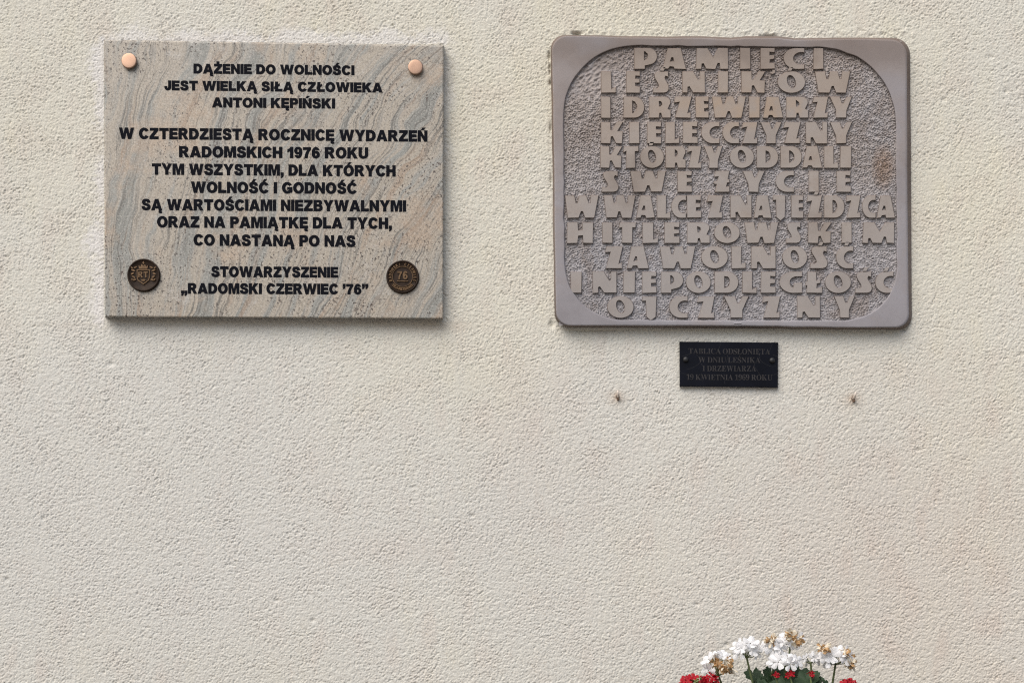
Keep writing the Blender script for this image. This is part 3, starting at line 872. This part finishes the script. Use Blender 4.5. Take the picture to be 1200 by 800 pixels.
def set_line(mb, text, x0, b0, x1, b1, cap, glyphs, y0, y1, sb=.105, space=.40):
    pos, x = [], 0
    for ch in text:
        if ch == ' ':
            x += space
            continue
        w, cs = glyphs[ch]
        pos.append((x, cs))
        x += w + sb
    tot = x - sb
    k = (x1 - x0) / tot
    def tw(pts, out):
        return PA(np.stack([pts[:, 0], -pts[:, 1]], 1), np.where(out > .5, y1, y0))
    for xo, cs in pos:
        for group in split_marks(cs):
            out = []
            for c in group:
                out.append([(x0 + (xo + p[0]) * k, -(b0 + (b1 - b0) * ((xo + p[0]) / tot) - p[1] * cap)) for p in c])
            contours_mesh(mb, out, tw, 1, 0, 0.30, 0.0)

def split_marks(cs):
    """the accents get a fill of their own"""
    if len(cs) == 2 and min(p[0] for p in cs[1]) >= max(p[0] for p in cs[0]):
        return [[c] for c in cs]
    main = [c for c in cs if not (min(p[1] for p in c) > 1.03 or max(p[1] for p in c) <= 0)]
    return [main] + [[c] for c in cs if c not in main]

for ln in LEFT:
    mb = MB()
    set_line(mb, *ln, HEL, -TH + .0002, -TH - .0005)
    mb.build('painted_text_line', M['ink'], gp)

for px, py, r in ((152.5, 73.5, 8.9), (487.3, 80.8, 8.7)):
    mb = MB()
    rr = r * S
    c = P(px, py, -TH)
    lathe(mb, c, [(rr * .82, -.001), (rr * .82, .0036)], 40)
    lathe(mb, c, [(rr * .80, .0034), (rr * .97, .0037), (rr, .0050), (rr, .0058), (rr * .975, .0066), (rr * .93, .0069), (rr * .84, .00705), (rr * .55, .0072), (rr * .3, .00725)], 48)
    mb.build('copper_cap', M['copper'], gp)

def medal(px, py, r):
    rr = r * S
    c = P(px, py, -TH)
    mb = MB()
    lathe(mb, c, [(rr, -.001), (rr, .0035), (rr * .97, .005), (rr * .92, .0052), (rr * .89, .0042), (rr * .87, .0032), (rr * .5, .0034), (rr * .05, .0036)], 64)
    o = mb.build('bronze_medallion', M['bronze'], gp)
    return o, c, rr, -TH - .0030, -TH - .0050

def local_to_world(c, rr, y0, y1):
    def tw(pts, out):
        p = np.asarray(pts)
        v = np.zeros((len(p), 3))
        v[:, 0] = c.x + p[:, 0] * rr
        v[:, 2] = c.z + p[:, 1] * rr
        v[:, 1] = np.where(out > .5, y1, y0)
        return v
    return tw
# the city crest: crown over a shield, sprigs at both sides
o, c, rr, y0, y1 = medal(169, 323, 19)
tw = local_to_world(c, rr, y0, y1)
mb = MB()
put = lambda cs: contours_mesh(mb, cs, tw, 1)
put([[(-.40, .32), (.40, .32), (.40, -.10), (.34, -.34), (.0, -.58), (-.34, -.34), (-.40, -.10)], [(-.35, .27), (.35, .27), (.35, -.10), (.30, -.31), (.0, -.52), (-.30, -.31), (-.35, -.10)]])
put([[(-.24, .36), (-.30, .58), (-.17, .50), (-.10, .66), (0, .54), (.10, .66), (.17, .50), (.30, .58), (.24, .36)]])
put([[(-.03, .66), (-.03, .72), (-.07, .72), (-.07, .76), (-.03, .76), (-.03, .82), (.03, .82), (.03, .76), (.07, .76), (.07, .72), (.03, .72), (.03, .66)]])
for ch, x, y, k in (('R', -.31, -.16, .36), ('T', .02, -.16, .36)):
    put([[(x + p[0] * k * .85, y + p[1] * k) for p in q] for q in HEL[ch][1]])
put([tilt_ell(0, -.32, .13, .06, 0, 12)])
for sgn in (-1, 1):
    for (x, y, rx, ry, a) in ((.62, .28, .13, .05, 20), (.66, .08, .11, .05, -30), (.60, -.12, .12, .05, 35), (.55, -.30, .12, .05, -15), (.48, .46, .11, .045, -25), (.70, .44, .07, .04, 40), (.68, -.28, .07, .04, 60)):
        put([tilt_ell(sgn * x, y, rx, ry, sgn * a, 12)])
mb.build('crest_relief', M['bronze_relief'], o)
# the seal with 76 and a ring of letters
o, c, rr, y0, y1 = medal(472, 325, 19)
mb = MB()
tw = local_to_world(c, rr, y0, y1)
for r0, r1 in ((.63, .60),):
    contours_mesh(mb, [E(0, 0, r0, r0, 0, 354, 59), E(0, 0, r1, r1, 0, 354, 59)], tw, 1)
for ch, x in (('7', -.31), ('6', .02)):
    w, cs = HEL[ch]
    contours_mesh(mb, [[(x + p[0] * .40, -.17 + p[1] * .50) for p in q] for q in cs], tw, 1)
contours_mesh(mb, [[(-.34, -.30), (-.34, -.25), (.34, -.25), (.34, -.30)]], tw, 1)
def arc_text(text, a0, a1, flip):
    n = len(text)
    for i, ch in enumerate(text):
        if ch == ' ': continue
        a = R(a0 + (a1 - a0) * (i + .5) / n)
        w, cs = HEL[ch]
        k = .17
        for group in split_marks(cs):
            out = []
            for q in group:
                pts = []
                for p in q:
                    u, v = (p[0] - w / 2) * k * .8, (p[1] - .5) * k
                    rad = .755 + (v if not flip else -v)
                    tang = u if not flip else -u
                    # along the tangent (clockwise for the upper arc)
                    pts.append((rad * math.cos(a) + tang * math.sin(a), rad * math.sin(a) - tang * math.cos(a)))
                out.append(pts)
            contours_mesh(mb, out, tw, 1)
arc_text('RADOMSKI CZERWIEC', 205, -25, False)
arc_text('STOWARZYSZENIE', 218, 322, True)
mb.build('seal_relief', M['bronze_relief'], o)

# ------------------------------------------------------------------ small black plate
bp = empty('black_plate', P(854, 427, 0))
tag(bp, 'small black plate with faint grey serif writing below the cast stone plaque', 'plaque')
YB = -0.009
mb = MB()
slab(mb, [(796.2, 400.2), (911.8, 401.2), (911.6, 454), (796.4, 452.6)], 0.004, YB, .7)
mb.build('plate', M['black'], bp)

SERIF_BASE = 0x1D400
def serif_glyph(ch):
    code = chr(SERIF_BASE + ord(ch) - 65) if 'A' <= ch <= 'Z' else chr(0x1D7CE + int(ch))
    cu = bpy.data.curves.new('g', 'FONT')
    cu.body = code
    cu.size = 1.0
    cu.dimensions = '2D'
    cu.fill_mode = 'FRONT'
    cu.resolution_u = 3
    o = bpy.data.objects.new('g', cu)
    me = bpy.data.meshes.new_from_object(o)
    v = np.array([tuple(q.co) for q in me.vertices])[:, :2]
    f = [tuple(p.vertices) for p in me.polygons]
    bpy.data.objects.remove(o); bpy.data.meshes.remove(me); bpy.data.curves.remove(cu)
    return v, f
_sg = {}
CAPH = None
def serif_line(text, x0, b0, x1, b1, cap):
    global CAPH
    if CAPH is None:
        CAPH = serif_glyph('H')[0][:, 1].max()
    mb = MB()
    items, x = [], 0
    for ch in text:
        if ch == ' ':
            x += .34
            continue
        q = {'Ł': 'L', 'Ę': 'E', 'Ś': 'S'}.get(ch, ch)
        if q not in _sg: _sg[q] = serif_glyph(q)
        v, f = _sg[q]
        v = v / CAPH
        mn, mx = v[:, 0].min(), v[:, 0].max()
        items.append((x - mn, v, f, ch, x, mx - mn))
        x += mx - mn + .06
    tot = x - .06
    k = (x1 - x0) / tot
    def w(a):
        a = np.asarray(a, float)
        return PA(np.stack([x0 + a[:, 0] * k, b0 + (b1 - b0) * a[:, 0] / tot - a[:, 1] * cap], 1), np.full(len(a), YB - .0004))
    for xo, v, f, ch, xs_, wd in items:
        mb.add([Vector(p) for p in w(v + np.array([[xo, 0]]))], f)
        if ch == 'Ł':
            mb.add([Vector(p) for p in w([(xs_ + .0, .34), (xs_ + .10, .44), (xs_ + .10, .56), (xs_ + 0, .46)])], [(0, 1, 2, 3)])
            mb.add([Vector(p) for p in w([(xs_ + .36, .54), (xs_ + .52, .66), (xs_ + .52, .78), (xs_ + .36, .66)])], [(0, 1, 2, 3)])
        if ch == 'Ę':
            mb.add([Vector(p) for p in w([(xs_ + wd - .2, -.03), (xs_ + wd - .05, -.03), (xs_ + wd - .1, -.18), (xs_ + wd - .28, -.2)])], [(0, 3, 2, 1)])
        if ch == 'Ś':
            mb.add([Vector(p) for p in w([(xs_ + wd * .4, 1.08), (xs_ + wd * .6, 1.08), (xs_ + wd * .8, 1.32), (xs_ + wd * .6, 1.32)])], [(0, 1, 2, 3)])
    mb.build('engraved_text_line', M['grey_engraving'], bp)
serif_line('TABLICA ODSŁONIĘTA', 807, 414.2, 902.5, 415.2, 6.2)
serif_line('W DNIU LEŚNIKA', 818.5, 424.6, 891, 425, 6.3)
serif_line('I DRZEWIARZA', 823.3, 434.6, 886, 435, 6.3)
serif_line('19 KWIETNIA 1969 ROKU', 804.5, 444.8, 905, 445.3, 6.3)
for px, py in ((803.6, 421.3), (904.8, 422.4)):
    mb = MB()
    lathe(mb, P(px, py, YB), [(.0058, -.001), (.0058, .001), (.0048, .003), (.003, .0042), (.0008, .0046)], 28)
    mb.build('screw_head', M['dark_screw'], bp)
mb = MB()
crk = random.Random(8)
for line in ([(843.5, 400.8), (844, 404), (842.5, 408)], [(799, 417.5), (807, 415), (811, 414)], [(816, 415), (819, 419), (820.5, 424), (814, 429.5), (805, 432.8)], [(820.5, 424), (823, 428), (825, 431)], [(799, 437.3), (806, 438.2), (809, 441)], [(822.5, 437), (821.5, 440), (823, 447)], [(906, 415.8), (911, 417.5)], [(889, 416), (892, 423), (898, 427), (904, 429.3), (909, 429)], [(884, 424), (884.5, 430), (888, 435), (890, 438)], [(904, 439.5), (910, 438)], [(905, 403), (903, 408), (901, 414)], [(849, 446), (849.5, 450)], [(852, 415), (852.5, 419), (851, 425)]):
    pts = catmull(line, 4)
    d = .16
    vs = []
    for i, p in enumerate(pts):
        a, b = pts[max(i - 1, 0)], pts[min(i + 1, len(pts) - 1)]
        nx, ny = -(b[1] - a[1]), b[0] - a[0]
        L = math.hypot(nx, ny)
        vs += [(p[0] + nx / L * d, p[1] + ny / L * d), (p[0] - nx / L * d, p[1] - ny / L * d)]
    mb.add([Vector(p) for p in PA(vs, np.full(len(vs), YB - .0002))], [(2 * i, 2 * i + 1, 2 * i + 3, 2 * i + 2) for i in range(len(pts) - 1)])
mb.build('hairline_scratches', M['scratch'], bp)

# ------------------------------------------------------------------ two stubs of old fixings
def stub(px, py, label, rot):
    t = empty('wall_screw', P(px, py, 0))
    tag(t, label, 'screw', 'old rusty fixings left in the wall')
    c = P(px, py, 0)
    mb = MB()
    lathe(mb, c, [(.0040, -.004), (.0040, .0012), (.0030, .0020), (.0024, .0005)], 18)
    mb.build('plug', M['hole'], t)
    mb = MB()
    k = Vector((math.sin(rot), 0, math.cos(rot)))
    tube(mb, [c + Vector((0, .003, 0)), c + Vector((0, -.006, 0)), c + Vector((0, -.010, .001)), c + Vector((0, -.0125, .004)) , c + Vector((0, -.013, 0)) + k * .010], [.0022, .0022, .0022, .002, .0017], 8)
    mb.build('bent_shank', M['pin'], t)
    mb = MB()
    tube(mb, [c + Vector((.0005, -.001, -.0045)), c + Vector((.001, -.004, -.0055)), c + Vector((.001, -.007, -.005))], [.0026, .0024, .0016], 8)
    mb.build('rusty_tip', M['rust'], t)
stub(723.8, 465, 'rusty bent screw stub in the wall below the left end of the black plate', -.15)
stub(999.6, 467, 'rusty bent screw stub in the wall below and right of the black plate', .12)

# ------------------------------------------------------------------ geraniums in the soil along the wall
fr = random.Random(21)
def basis(d):
    d = Vector(d).normalized()
    a = d.orthogonal().normalized()
    return d, a, d.cross(a)

def petal(mb, c, out, up, L, W, cup, mat=0, crumple=0.0):
    """one obovate petal from c along out, its face turned to up"""
    side = out.cross(up).normalized()
    rows = [(0.0, .18), (.3, .62), (.62, 1.0), (.86, .86), (1.0, .42)]
    vs = []
    for t, w in rows:
        for s in (-1, -.5, 0, .5, 1):
            notch = -.06 * L * (1 - abs(s)) if t == 1.0 else 0
            p = c + out * (t * L + notch) + side * (s * w * W / 2) + up * (cup * (t * t) * L - .18 * W * (s * s) * w)
            if crumple:
                p += Vector((fr.uniform(-1, 1), fr.uniform(-1, 1), fr.uniform(-1, 1))) * crumple
            vs.append(p)
    fs = [(i * 5 + j, i * 5 + j + 1, (i + 1) * 5 + j + 1, (i + 1) * 5 + j) for i in range(4) for j in range(4)]
    mb.add(vs, fs, True, mat)

def floret(mb, c, d, size, mat=0, open_=1.0, crumple=0.0, n=5):
    d, a, b = basis(d)
    ph = fr.uniform(0, 6.28)
    for k in range(n):
        t = ph + 2 * math.pi * k / n + fr.uniform(-.15, .15)
        o = a * math.cos(t) + b * math.sin(t)
        lift = (1 - open_) * 1.2 + fr.uniform(-.15, .2)
        o2 = (o + d * lift).normalized()
        up = (d - o * lift * .6).normalized()
        petal(mb, c + o * size * .04, o2, up, size * .52 * fr.uniform(.9, 1.1), size * .41 * fr.uniform(.85, 1.1), fr.uniform(-.12, .25), mat, crumple)

def umbel(plant, px, py, y, rx, ry, n, kind, size=.025, dry=(), foot=None, buds=0):
    """a flower head: florets over a dome, pedicels to its centre, the stalk down to the plant"""
    c = P(px, py, y)
    rx, ry = rx * S, ry * S
    hub = c + Vector((0, 0, -ry * .75))
    mbf, mbd, mbs = MB(), MB(), MB()
    for i in range(n):
        ph = i * 2.39996 + fr.uniform(-.3, .3)
        t = (i + .5) / n
        zc = 1 - 1.45 * t
        rad = math.sqrt(max(0, 1 - zc * zc))
        d = Vector((rad * math.cos(ph), rad * math.sin(ph), zc))
        p = c + Vector((d.x * rx * .92, d.y * rx * .8, d.z * ry * .85))
        face = Vector((d.x, d.y - .35, d.z + .25))
        is_dry = any(abs((p.x - P(qx, qy, y).x) / (qr * S)) ** 2 + ((p.z - P(qx, qy, y).z) / (qr * S)) ** 2 < 1 for qx, qy, qr in dry)
        if is_dry:
            floret(mbd, p, face, size * fr.uniform(.62, .9), fr.choice((0, 0, 1)), .3, .0016)
        else:
            floret(mbf, p, face, size * fr.uniform(.85, 1.12), 0, fr.uniform(.75, 1.0))
        mid = hub.lerp(p, .55) + Vector((0, 0, -.003))
        tube(mbs, [hub, mid, p], [.0009, .0007, .0006], 5, False)
    foot = foot if foot is not None else Vector((c.x, y + .02, .2))
    tube(mbs, [foot, foot.lerp(hub, .5) + Vector((fr.uniform(-.008, .008), fr.uniform(-.008, .008), .01)), hub], [.0026, .0021, .0017], 7, False)
    if buds:
        mbb = MB()
        for k in range(buds):
            q = c + Vector((fr.gauss(0, rx * .3), -rx * .85, fr.gauss(0, ry * .25)))
            tube(mbb, [q + Vector((0, .006, 0)), q, q + Vector((fr.uniform(-.004, .004), -.003, fr.uniform(.001, .005)))], [.0009, .0019, .0008], 6)
    head = mbf.build('flower_head', M['white_petal'] if kind == 'white' else M['red_petal'], plant)
    if buds:
        mbb.build('green_buds', M['bud'], head)
    if mbd.v:
        mbd.build('withered_florets', [M['dry_petal'], M['cream_petal']], head)
    mbs.build('stalk', M['stem'], head)
    return head

def leaf(mb, c, nrm, size, tip):
    n, a, b = basis(nrm)
    a = (tip - n * tip.dot(n)).normalized()
    b = n.cross(a)
    N = 28
    rings = [0, .35, .7, 1.0]
    vs = [c]
    for r in rings[1:]:
        for k in range(N):
            t = 2 * math.pi * k / N
            gap = 1 - .75 * math.exp(-((t - math.pi) / .35) ** 2)
            lob = 1 + (.09 * math.cos(7 * t) + .04 * math.cos(21 * t)) * r
            q = r * size * gap * lob
            wavy = .10 * size * r * r * math.cos(7 * t) + .12 * size * r * r
            vs.append(c + a * (q * math.cos(t)) + b * (q * math.sin(t)) + n * wavy)
    fs = [(0, 1 + k, 1 + (k + 1) % N) for k in range(N)]
    for i in range(2):
        for k in range(N):
            fs.append((1 + i * N + k, 1 + (i + 1) * N + k, 1 + (i + 1) * N + (k + 1) % N, 1 + i * N + (k + 1) % N))
    mb.add(vs, fs, True)

def foliage(plant, base, x0, x1, y, ztop, n, size=(.013, .023)):
    ml, ms = MB(), MB()
    xc = (x0 + x1) / 2
    for i in range(7):
        fx = x0 + (x1 - x0) * (i + .5) / 7
        tip = Vector((fx, y + fr.uniform(-.03, .03), ztop - .05))
        tube(ms, [base + Vector((fr.uniform(-.02, .02), fr.uniform(-.02, .02), -.01)), base.lerp(tip, .5) + Vector((0, 0, -.02)), tip], [.006, .005, .003], 7)
    for i in range(n):
        u, v = fr.random(), fr.random()
        x = x0 + (x1 - x0) * u
        edge = 1 - abs(2 * u - 1) ** 3 * .35
        z = .10 + (ztop * edge - .10) * (v ** .35) + fr.uniform(-.008, .012)
        yy = y + fr.uniform(-.085, .07)
        c = Vector((x, yy, z))
        nrm = Vector((fr.uniform(-.6, .6) + (u - .5), -.5 + fr.uniform(-.5, .4), .75))
        leaf(ml, c, nrm, fr.uniform(*size), Vector((fr.uniform(-1, 1), -.8, -.4)))
        st_ = Vector((xc + (x - xc) * .7, y, z - .07))
        tube(ms, [st_, c], [.0013, .001], 5, False)
    ml.build('leaves', M['leaf'], plant)
    ms.build('branches', M['stem'], plant)

YG = -0.20
# white geranium
wb = Vector((P(915, 800, YG).x, YG, .02))
wp = empty('geranium', wb)
tag(wp, 'white geranium with browning petals growing below the cast stone plaque', 'flower')
ft = lambda px, dy=0: Vector((P(px, 800, YG).x, YG + dy, .26))
umbel(wp, 842, 779, YG - .03, 14, 15, 13, 'white', dry=[(848, 783, 11)], foot=ft(860))
umbel(wp, 875, 761, YG - .01, 13.5, 11, 14, 'white', foot=ft(885))
umbel(wp, 907, 758, YG - .02, 9, 8, 8, 'white', foot=ft(910))
umbel(wp, 926, 750, YG + .01, 12, 9, 11, 'white', size=.022, dry=[(928, 741, 5)], foot=ft(920))
umbel(wp, 920, 775, YG - .05, 16, 7, 11, 'white', foot=ft(925))
umbel(wp, 950, 772, YG - .02, 7.5, 5, 7, 'white', size=.019, foot=ft(945))
umbel(wp, 979, 770, YG - .03, 17, 9.5, 15, 'white', dry=[(997, 772, 6)], foot=ft(965))
foliage(wp, wb, P(842, 800, YG).x, P(1000, 800, YG).x, YG, .374, 460)
def crumpled(plant, px, py, y, rx, ry, n, size=.0105):
    m_ = MB()
    for k in range(n):
        a, q = fr.uniform(0, 6.28), math.sqrt(fr.random())
        p = P(px + rx * q * math.cos(a), py + ry * q * math.sin(a), y + fr.uniform(-.012, .004))
        d = Vector((fr.uniform(-1, 1), fr.uniform(-1.2, .2), fr.uniform(-.8, 1)))
        d, e, f = basis(d)
        for j in range(fr.choice((2, 3))):
            t = fr.uniform(0, 6.28)
            petal(m_, p, e * math.cos(t) + f * math.sin(t), d, size * fr.uniform(.7, 1.2), size * fr.uniform(.5, .9), fr.uniform(-.5, .8), fr.choice((0, 1)), .0011)
    m_.build('withered_petals', [M['dry_petal'], M['cream_petal']], plant)
crumpled(wp, 852, 781, YG - .055, 8, 8, 20)
crumpled(wp, 903, 750, YG - .03, 5, 2.5, 9)
crumpled(wp, 925, 744, YG - .02, 3.5, 3, 10)
crumpled(wp, 933, 750, YG - .02, 3, 3.5, 8)
crumpled(wp, 966, 760, YG - .045, 5, 3, 10)
crumpled(wp, 990, 766, YG - .04, 4, 3, 10)
crumpled(wp, 998, 775, YG - .04, 2.5, 5, 9)
# red geraniums
rb = Vector((P(812, 800, YG - .06).x, YG - .06, .02))
r1 = empty('geranium', rb)
tag(r1, 'red geranium bloom at the left end of the white flowers', 'flower')
umbel(r1, 812, 802, YG - .07, 14, 11, 20, 'red', size=.017, buds=12, foot=Vector((rb.x, rb.y, .2)))
umbel(r1, 833, 800, YG - .05, 8, 10, 12, 'red', size=.016, foot=Vector((rb.x + .01, rb.y, .2)))
foliage(r1, rb, P(790, 800, YG).x, P(850, 800, YG).x, YG - .06, .335, 90)
rb2 = Vector((P(985, 800, YG - .07).x, YG - .07, .02))
r2 = empty('geranium', rb2)
tag(r2, 'red geranium with a few small blooms and buds among the leaves at the right end', 'flower')
umbel(r2, 995, 803, YG - .08, 8, 7, 14, 'red', size=.014, foot=Vector((rb2.x, rb2.y, .2)))
umbel(r2, 926, 790, YG - .09, 3.5, 4, 5, 'red', size=.010, foot=Vector((rb2.x - .05, rb2.y, .2)))
umbel(r2, 950, 790, YG - .09, 3, 4, 4, 'red', size=.009, foot=Vector((rb2.x - .03, rb2.y, .2)))
umbel(r2, 909, 791, YG - .09, 3, 3, 4, 'red', size=.009, foot=Vector((rb2.x - .07, rb2.y, .2)))
foliage(r2, rb2, P(930, 800, YG).x, P(1003, 800, YG).x, YG - .07, .345, 110)
